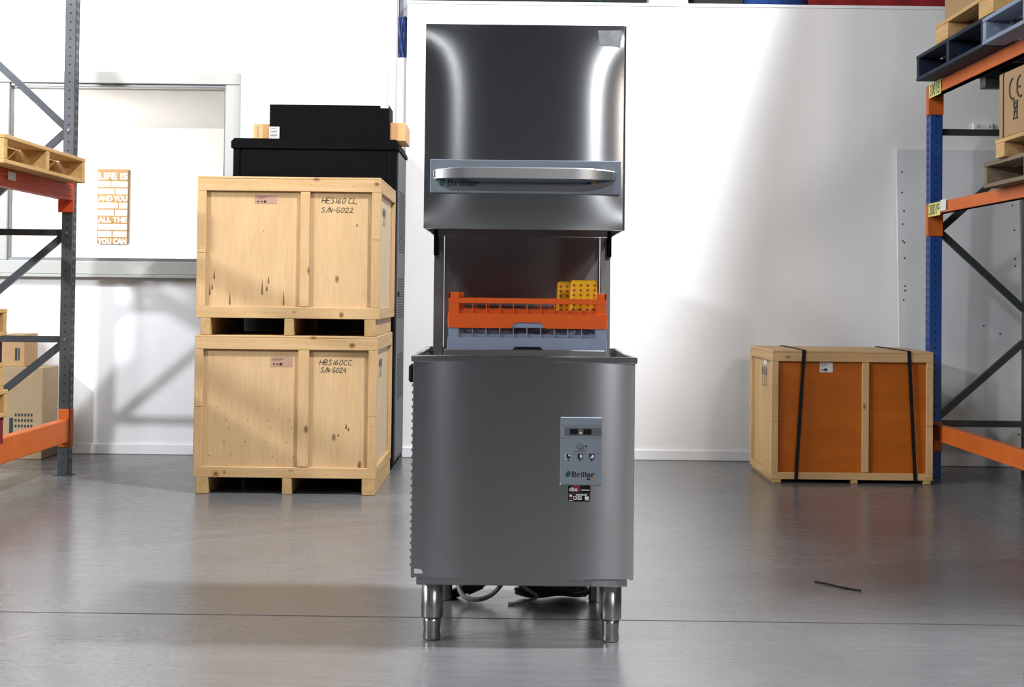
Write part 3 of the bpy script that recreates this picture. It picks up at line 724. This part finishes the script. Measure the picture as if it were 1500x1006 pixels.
def strap(xt, xb):
    bm = B()
    e = .0035; w_ = .0105
    pth = [(xb, 8.14-e, .02), (xt, 8.14-e, .768+e), (xt+.01, 8.885+e, .768+e), (xb+.01, 8.885+e, .02)]
    for p, q, up in ((pth[0], pth[1], (0, 1, 0)), (pth[1], pth[2], (0, 0, 1)), (pth[2], pth[3], (0, 1, 0))): bar(bm, p, q, w_*2, .003, 0, up)
    obj('strap', bm, 'black', rc, 'black binding strap')
strap(1.703, 1.660); strap(2.312, 2.352)

# ------------------------------------------------------------------ server cabinet and what lies on it
t = thing('server_cabinet', 'tall black server cabinet with vented side behind the plywood crates', 'cabinet', (-1.2, 8.83, 0))
obj('cabinet_body', boxes((-1.700, -.712, 8.50, 9.15, .03, 1.95), bev=.004), 'blackmetal', t)
bm = B(); poly(bm, [(-1.712, 1.945), (-.692, 1.945), (-.692, 1.965), (-.712, 2.005), (-1.692, 2.005), (-1.712, 1.985)], 8.47, 9.16)
obj('roof', bm, 'blackmetal', t)
dr = obj('front_door', boxes((-1.655, -.775, 8.485, 8.4995, .06, 1.94), bev=.003), 'perf', t)
obj('door_header', boxes((-1.655, -.775, 8.480, 8.485, 1.30, 1.94), bev=.001), 'blackmetal', dr)
obj('door_post', boxes((-1.70, -1.66, 8.48, 8.4995, .03, 1.945), bev=.003), 'blackmetal', t)
obj('door_post', boxes((-.77, -.712, 8.48, 8.4995, .03, 1.945), bev=.003), 'blackmetal', t)
bm = boxes((-.7118, -.700, 8.52, 9.14, .05, 1.94), bev=.003)
for (za, zb_) in ((.42, .72), (.92, 1.18), (1.33, 1.72)):
    n = int((zb_-za)/.016)
    for k in range(n):
        zz = za+k*.016; box(bm, -.7001, -.6985, 8.62, 9.06, zz, zz+.007, mi=1)
sp = obj('side_panel', bm, ['cabside', 'hole'], t)
obj('side_lock', boxes((-.6999, -.692, 8.60, 8.67, 1.055, 1.085), bev=.003), 'black', sp)
obj('plinth', boxes((-1.69, -.72, 8.52, 9.14, 0, .03)), 'blackmetal', t)

t = thing('black_panel_unit', 'flat black panel unit with small label lying on the server cabinet', 'panel unit', (-1.12, 8.6, 2.005))
obj('panel_case', boxes((-1.486, -.757, 8.50, 8.75, 2.0055, 2.216), bev=.003), 'blackmetal', t)
lb = obj('paper_label', boxes((-1.486, -1.425, 8.4975, 8.4995, 2.0065, 2.078)), 'offwhite', t)
obj('label_print', boxes(*[(-1.48, -1.44+.003*(k % 3), 8.4965, 8.4975, 2.015+.0085*k, 2.018+.0085*k) for k in range(7)]), 'ink', lb)
obj('edge_tag', boxes((-.81, -.762, 8.4975, 8.4995, 2.2, 2.214)), 'offwhite', t)
bm = boxes((-1.592, -1.4865, 8.55, 8.80, 2.0055, 2.101), bev=.003); box(bm, -1.57, -1.56, 8.5492, 8.55, 2.02, 2.09, mi=1)
single('cardboard_box', bm, ['card_o', 'tape'], 'small tan cardboard box left of the black panel unit', 'box', (-1.54, 8.67, 2.0055))
bm = boxes((-.7565, -.66, 8.55, 8.90, 2.0055, 2.118), bev=.003); box(bm, -.66, -.6592, 8.57, 8.62, 2.05, 2.10, mi=1)
single('cardboard_box', bm, ['card_o', 'tape'], 'small tan cardboard box at the right end of the cabinet roof', 'box', (-.71, 8.72, 2.0055))

# ------------------------------------------------------------------ pallet racks
def upright(bm, x0, x1, y0, y1, h, face, hole_mi=1):
    """perforated post; face = +1 slots on +x side, -1 on -x side"""
    box(bm, x0, x1, y0, y1, 0, h, .004)
    xc = (x0+x1)/2
    z = .08
    while z < h:
        cyl(bm, (xc, y0-.0006, z), (xc, y0+.002, z), .0055, n=8, mi=hole_mi)
        xs = x1 if face > 0 else x0
        e = (xs-.001, xs+.0008) if face > 0 else (xs-.0008, xs+.001)
        for yy in (y0+.02, y1-.025): box(bm, e[0], e[1], yy-.004, yy+.005, z-.012, z+.018, mi=hole_mi)
        z += .05
lr = thing('pallet_rack', 'grey steel pallet rack with orange beams on the left', 'pallet rack', (-2.95, 6.8, 0), 'pallet racks')
FY = 8.10; NY = 5.40
def left_frame(yp):
    bm = B(); upright(bm, -2.612, -2.548, yp, yp+.078, 4.6, 1); obj('upright', bm, ['rack_grey', 'hole'], lr)
    bm = B(); upright(bm, -3.40, -3.336, yp, yp+.078, 4.6, -1); obj('upright', bm, ['rack_grey', 'hole'], lr)
    ym = yp+.042
    for z in (.165, .785, 1.405): obj('brace', (lambda b_: (bar(b_, (-3.336, ym, z), (-2.612, ym, z), .038, .03), b_)[1])(B()), 'rack_brace', lr)
    for (za, zb_) in ((.165, .755), (.76, 1.385), (1.32, 1.99), (2.68, 2.02), (2.72, 3.35), (4.0, 3.38)):
        bm = B(); bar(bm, (-3.336, ym, za), (-2.612, ym, zb_), .040, .028)
        obj('brace', bm, 'rack_brace', lr)
    bm = B()
    for z in (.785, 1.40, 2.0, 3.36): cyl(bm, (-2.58, yp-.006, z), (-2.58, yp, z), .008, n=10)
    obj('frame_bolt', bm, 'alu', lr)
    obj('foot_plate', boxes((-2.632, -2.535, yp-.012, yp+.09, 0, .005)), 'rack_grey', lr)
left_frame(FY); left_frame(NY-.078)
for xa, xb in ((-2.602, -2.544), (-3.392, -3.344)):
    # upper beam: stepped section with two ribs
    m_ = 'rack_red'
    bm = boxes((xa, xb, NY, FY-.004, 1.588, 1.679), bev=.004)
    for zz in (1.612, 1.645): box(bm, xb-.001, xb+.006, NY, FY-.03, zz, zz+.012, .002)
    bb = obj('beam', bm, m_, lr)
    obj('beam_connector', boxes((xa-.03, xb+.004, FY-.012, FY, 1.52, 1.70), bev=.004), m_, bb)
    bm = boxes((xa, xb, NY, FY-.004, .196, .326), bev=.004); bb = obj('beam', bm, 'rack_orange', lr)
    bm = boxes((xa-.006, xb+.004, FY-.012, FY, .165, .385), (xb-.006, xb+.004, FY-.012, FY+.06, .165, .385), bev=.004)
    bb = obj('beam_connector', bm, 'rack_orange', bb)
obj('beam_tag', boxes((-2.5375, -2.5365, 7.02, 7.13, 1.625, 1.665)), 'offwhite', lr)

rr = thing('pallet_rack', 'blue and orange pallet rack on the right', 'pallet rack', (2.9, 6.9, 0), 'pallet racks')
RY = 8.45; RN = 5.75
def right_frame(yp):
    bm = B(); upright(bm, 2.520, 2.598, yp, yp+.075, 2.369, -1); obj('upright', bm, ['rack_blue', 'hole'], rr)
    bm = B(); upright(bm, 3.105, 3.183, yp, yp+.075, 2.369, 1); obj('upright', bm, ['rack_dark', 'hole'], rr)
    ym = yp+.04
    for z in (.325, 2.09): bm = B(); bar(bm, (2.598, ym, z), (3.105, ym, z), .038, .03); obj('brace', bm, 'rack_dark', rr)
    for (za, zb_) in ((1.48, 1.02), (.37, .82), (1.50, 1.96)):
        bm = B(); bar(bm, (2.598, ym, za), (3.105, ym, zb_), .040, .028); obj('brace', bm, 'rack_dark', rr)
right_frame(RY); right_frame(RN-.075)
labels = {2.297: '3001B', 1.582: '30019'}
for (z0, z1, cz) in ((2.297, 2.372, 2.190), (1.582, 1.650, 1.455), (.243, .336, .16)):
    for xa, xb in ((2.515, 2.565), (3.115, 3.165)):
        bm = boxes((xa, xb, RN, RY-.004, z0, z1), bev=.004)
        box(bm, xa-.004 if xa < 3 else xa, xb, RN, RY-.02, z0, z0+.014, .002)
        bb = obj('beam', bm, 'rack_orange', rr)
        obj('beam_connector', boxes((xa-.003, xa+.085, RY-.010, RY, cz, z1+.0), (xa-.003, xa+.004, RY-.010, RY+.055, cz, z1), bev=.003), 'rack_orange', bb)
        if xa < 3 and z0 in labels:
            Y1, Y0 = RY-.02, RY-.36
            lb = obj('location_label', boxes((xa-.0075, xa-.0058, Y0+.11, Y1, z0-.012, z1-.001)), 'yellow_label', rr, 'yellow location label with black digits')
            dg = text_bm(labels[z0], .02, z0-.004, .19, z1-z0-.004, 0, bold=.01)
            to_x_plane(dg, xa-.0076, Y1); obj('digits', dg, 'ink', lb)
            if z0 < 2: obj('paper_tag', boxes((xa-.0075, xa-.0058, Y0, Y0+.105, z0+.010, z1+.006)), 'offwhite', rr)
bm = boxes((2.57, 3.11, 7.62, 7.70, 2.235, 2.296), bev=.003); obj('support_bar', bm, 'rack_dark', rr)

# added unseen deck above the right rack, casts the slanted wall shadow
struct('added_shade_deck', boxes((2.30, 5.6, 4.45, 9.19, 4.95, 5.10)), 'wall')
# ------------------------------------------------------------------ pallets
def pallet(label, x0, x1, y0, y1, z0, h, m_, ms=None, ns=3, bottom=True, group='loaded pallets', nb=7, sw_=.045):
    ms = ms or m_; t_ = .020
    t = thing('pallet', label, 'pallet', ((x0+x1)/2, (y0+y1)/2, z0), group)
    bm = B(); gap = (x1-x0)/nb
    for k in range(nb): box(bm, x0+gap*k+(.0 if k == 0 else .012), x0+gap*(k+1)-(.0 if k == nb-1 else .012), y0, y1, z0+h-t_, z0+h, .002)
    obj('top_deck', bm, m_, t)
    zb = z0
    if bottom:
        bm = B()
        for a, c in ((x0, x0+.12), ((x0+x1)/2-.06, (x0+x1)/2+.06), (x1-.12, x1)): box(bm, a, c, y0, y1, z0, z0+t_, .002)
        obj('bottom_deck', bm, m_, t); zb = z0+t_
    for k in range(ns):
        yy = y0+(y1-y0-sw_)*k/(ns-1)
        obj('stringer', boxes((x0+.002, x1-.002, yy+.001, yy+sw_-.001, zb+.0005, z0+h-t_-.0005), bev=.002), ms, t)
    return t
pallet('wooden pallet on the upper beam of the left rack', -3.50, -2.44, 6.70, 7.975, 1.680, .140, 'pal', 'pal')
zz = .327
LP = 'pallets stacked on the lower beam of the left rack'
for k, (m_, xe, ye, lab) in enumerate((('pal_red', -2.452, 6.79, 'dark red painted pallet at the bottom of the left stack'),
        ('pal', -2.44, 6.81, 'wooden pallet second from the bottom, on the red pallet'),
        ('pal', -2.452, 6.78, 'wooden pallet third up in the left stack, slightly set back'),
        ('pal', -2.475, 6.76, 'wooden pallet second from the top of the left stack'),
        ('pal', -2.447, 6.80, 'topmost wooden pallet of the left stack'))):
    pallet(lab, xe-1.06, xe, ye-1.2, ye, zz, .130, m_, m_, group=LP); zz += .1305
RP = 'pallets on the upper beam of the right rack'
pallet('dark blue painted pallet at the far end of the upper right beam', 2.40, 3.40, 7.14, 8.33, 2.373, .150, 'pal_blue', 'pal_blue', group=RP)
pallet('pale blue worn pallet nearer on the upper right beam', 2.385, 3.40, 5.95, 7.11, 2.373, .135, 'pal_sky', 'pal_sky', group=RP)
t = pallet('small wooden pallet lying on top of the dark blue pallet', 2.40, 3.30, 7.0, 7.95, 2.5235, .110, 'pal', 'pal', ns=2, bottom=False, group=RP, sw_=.22)
pallet('grey weathered pallet on the middle beam of the right rack', 2.43, 3.42, 6.05, 7.22, 1.651, .128, 'pal_grey', 'pal_grey', group='pallets on the middle beam of the right rack')
pallet('small wooden pallet under the strapped carton', 2.405, 3.35, 6.05, 6.97, 1.780, .092, 'pal', 'pal', ns=2, bottom=False, group='pallets on the middle beam of the right rack', sw_=.12)
# cartons on the right rack
t = thing('carton', 'strapped brown carton with CE mark on the right rack', 'carton', (2.86, 6.5, 1.8725))
X0 = 2.41
obj('carton_body', boxes((X0, 3.32, 6.10, 6.93, 1.8725, 2.192), bev=.004), 'card', t)
obj('strap', boxes((X0-.002, 3.322, 6.860, 6.876, 1.8728, 2.194), bev=.0005), 'black', t, 'black binding strap')
def xstroke(bm, pts, r): tube(bm, smooth_path([(X0-.0012, y, z) for y, z in pts], 6), r, 6)
bm = B()
cy, cz, r = 6.735, 2.095, .050
xstroke(bm, [(cy+r*.9*math.sin(R(-30+a)), cz+r*math.cos(R(-30+a))) for a in range(30, 240, 20)], .005)
obj('ce_mark', bm, 'ink', t); bm = B()
cy = 6.635
xstroke(bm, [(cy+r*.9*math.sin(R(-30+a)), cz+r*math.cos(R(-30+a))) for a in range(30, 240, 20)], .005)
xstroke(bm, [(cy+r*.85, cz), (cy, cz)], .005)
obj('ce_mark', bm, 'ink', t); bm = B()
# crossed-out bin symbol
cy, cz = 6.70, 1.99
xstroke(bm, [(cy+.028, cz+.03), (cy-.028, cz+.03)], .003); xstroke(bm, [(cy+.024, cz+.03), (cy+.016, cz-.035), (cy-.016, cz-.035), (cy-.024, cz+.03)], .003)
xstroke(bm, [(cy+.03, cz+.045), (cy-.03, cz-.045)], .003); xstroke(bm, [(cy-.03, cz+.045), (cy+.03, cz-.045)], .003)
xstroke(bm, [(cy+.02, cz+.033), (cy, cz+.045), (cy-.02, cz+.033)], .003)
obj('bin_symbol', bm, 'ink', t); bm = B()
for k in range(4): box(bm, X0-.001, X0, 6.58-.02*k, 6.592-.02*k, 1.975, 1.99)
obj('carton_print', bm, 'ink', t)
t = thing('carton', 'plain brown carton on the small wooden pallet, upper right rack', 'carton', (2.86, 7.4, 2.634))
obj('carton_body', boxes((2.43, 3.28, 7.03, 7.88, 2.6342, 3.25), bev=.004), 'card', t)
# ------------------------------------------------------------------ left cartons
bm = boxes((-3.36, -2.955, 8.86, 9.16, 0, .578), bev=.004)
t = thing('carton', 'large pale carton on the floor behind the left rack', 'carton', (-3.15, 9.0, 0))
obj('carton_body', bm, 'card_pale', t)
obj('carton_print', boxes(*([(-3.13+.02*(k % 6), -3.118+.02*(k % 6), 8.8592, 8.86, .27-.035*(k//6), .288-.035*(k//6)) for k in range(18)]+[(-3.165, -3.14, 8.8592, 8.86, .16, .26), (-3.165, -3.02, 8.8592, 8.86, .165, .169)])), 'ink', t)
t = thing('carton', 'small brown carton on the large pale carton, left', 'carton', (-3.17, 9.0, .5785))
obj('carton_body', boxes((-3.235, -3.09, 8.9, 9.15, .5785, .787), bev=.003), 'card', t)
for (a_, c_) in ((-3.15, -3.135), (-3.13, -3.12)): obj('carton_print', boxes((a_, c_, 8.8992, 8.9, .62, .70)), 'ink', t)
bm = boxes((-3.35, -3.237, 8.9, 9.15, .5785, .775), bev=.003)
single('dark_box', bm, 'black', 'dark box beside the small brown carton, left', 'box', (-3.3, 9.0, .5785))

# ------------------------------------------------------------------ wall things
bm = boxes((2.515, 3.32, 0, .02, 0, 2.06), bev=.002)
for k in range(26):
    xx = random.choice((2.55, 2.56, 3.28, 3.27, random.uniform(2.6, 3.2))); zz = random.uniform(.2, 2.0)
    cyl(bm, (xx, -.0008, zz), (xx, .002, zz), .006, n=8, mi=1)
bmesh.ops.rotate(bm, verts=bm.verts, cent=(0, 0, 0), matrix=Matrix.Rotation(R(-4.0), 3, 'X'))
bmesh.ops.translate(bm, verts=bm.verts, vec=(0, 9.03, .002))
single('leaning_board', bm, ['board', 'hole'], 'white drilled board leaning on the wall behind the right rack', 'board', (2.9, 9.03, 0))
t = thing('power_outlet', 'white double power outlet on the wall behind the right rack', 'power outlet', (3.085, 9.19, 2.19))
obj('outlet_plate', boxes((3.02, 3.152, 9.175, WY, 2.186, 2.236), bev=.004), 'skirt', t)
obj('rocker_switch', boxes((3.04, 3.055, 9.170, 9.175, 2.205, 2.222)), 'offwhite', t); obj('rocker_switch', boxes((3.115, 3.13, 9.170, 9.175, 2.205, 2.222)), 'offwhite', t)
# office sign
t = thing('wall_sign', 'narrow wooden sign with white lettering seen through the window', 'sign', (-3.282, 11.48, 1.45))
bm = B(); zz = 1.455
for k in range(7): box(bm, -3.408, -3.156, 11.47, 11.499, zz+.0872*k, zz+.0872*(k+1)-.002, .002)
obj('sign_board', bm, 'signwood', t)
rows = ['LIFE IS', (3, 4), (4, 3), 'AND YOU', (5, 2), (4, 3), 'ALL THE', (6,), (3, 3), 'YOU CAN']
bm = B(); z1 = 2.045
for k, s_ in enumerate(rows):
    h_ = .058 if k == 0 else .044
    if isinstance(s_, str): join(bm, text_bm(s_, -3.400, z1-.010-h_, .236, h_, 11.4695, bold=.03))
    else: join(bm, print_bars(-3.400, z1-.010-h_, .236, h_, 11.4695, s_))
    z1 -= h_+.0145
obj('lettering', bm, 'signwhite', t)
# strap-hung tarp in the gap between the walls and bracket
bm = B()
for j, xx in enumerate((-.762, -.750, -.738, -.726, -.717)):
    tube(bm, smooth_path([(xx+.004*math.sin(j*2+k), WY+.04+.006*math.sin(j*3+k*1.7), 2.634+.045*k) for k in range(7)], 4), .009+.002*math.sin(j*5), 8)
bm.faces.ensure_lookup_table()
single('folded_tarp', bm, 'tarp_blue', 'dark blue folded tarp hanging in the gap between the two walls', 'tarp', (-.74, WY+.045, 2.632))
bm = boxes((-.765, -.714, WY+.08, WY+.1, 2.90, 3.05), bev=.002); cyl(bm, (-.735, WY+.075, 2.965), (-.735, WY+.08, 2.965), .006, n=10)
single('wall_bracket', bm, 'alu', 'grey steel bracket above the blue tarp between the walls', 'bracket', (-.74, WY+.09, 2.9))
# stored things on the loft behind the partition
struct('trim_4', boxes((-.70, 5.5, WY+.11, 11.5, 2.93, 2.99)), 'dark')
def lump(bm, x0, x1, y0, y1, z0, z1, amp=.03, n=12, seed=1):
    rnd = random.Random(seed)
    g = [[bm.verts.new((x0+(x1-x0)*i/n, y0+(y1-y0)*j/4, z0 if j in (0, 4) else z0+(z1-z0)*(0.75+.25*math.sin(i/n*math.pi))+rnd.uniform(-amp, amp))) for i in range(n+1)] for j in range(5)]
    for j in range(1, 4):
        for i in range(n+1): g[j][i].co.y += rnd.uniform(-.02, .02)
    for j in range(4):
        for i in range(n):
            f = bm.faces.new((g[j][i], g[j][i+1], g[j+1][i+1], g[j+1][i])); f.smooth = True
    for i in (0, n): bm.faces.new([g[j][i] for j in range(5)] if i == 0 else [g[j][i] for j in reversed(range(5))])
    bmesh.ops.recalc_face_normals(bm, faces=bm.faces[:])
bm = B(); lump(bm, 1.97, 3.6, 9.30, 9.9, 2.991, 3.26, .02, 16, 2); single('tarpaulin', bm, 'tarp_red', 'dark red tarpaulin bundle on top of the white partition, right', 'tarp', (2.7, 9.6, 2.991))
bm = B(); lump(bm, 1.54, 1.96, 9.30, 9.9, 2.991, 3.22, .015, 8, 3); single('tarpaulin', bm, 'tarp_blue', 'dark blue tarpaulin bundle on the partition beside the red bundle', 'tarp', (1.75, 9.6, 2.991))
t = single('storage_box', boxes((1.2, 1.53, 9.32, 9.8, 2.991, 3.2), bev=.006), 'black', 'black storage box on top of the white partition', 'box', (1.36, 9.55, 2.991))
bm = B(); lump(bm, .90, 1.16, 9.30, 9.6, 2.991, 3.13, .03, 8, 5); single('plastic_wrap', bm, 'plasticwrap', 'crumpled white plastic wrap on top of the partition', 'wrap', (1.03, 9.45, 2.991))
bm = B()
for k in range(7):
    a = k*.9; x, z = .63+.05*math.cos(a), 3.05+.03*math.sin(a)
    v = [bm.verts.new(p) for p in ((x, 9.33, 2.992), (x+.03*math.cos(a), 9.32, z), (x+.07*math.cos(a), 9.31, z+.04), (x+.02*math.cos(a)+.02, 9.34, z+.02))]
    bm.faces.new(v)
bmesh.ops.solidify(bm, geom=bm.faces[:], thickness=.002)
single('leaf_sprig', bm, 'leaf', 'green leafy sprig peeping over the white partition', 'plant', (.63, 9.33, 2.991))

# ------------------------------------------------------------------ small things on the floor
bm = B(); tube(bm, smooth_path([(1.16, 5.32, .004), (1.20, 5.27, .005), (1.24, 5.22, .004), (1.295, 5.165, .004)], 6), .0035, 6)
single('twig', bm, 'hole', 'thin dark strip lying on the floor right of the dishwasher', 'debris', (1.23, 5.24, 0))
bm = B(); pts = [(-1.72+.05*(1+.35*math.sin(k*2.1))*math.cos(R(20*k)), 4.36+.055*(1+.3*math.cos(k*1.7))*math.sin(R(20*k)), .0008) for k in range(18)]
bm.faces.new([bm.verts.new(p) for p in pts])
single('oil_stain', bm, 'groove', 'dark oily stain on the floor at the left front', 'stain', (-1.72, 4.36, 0))
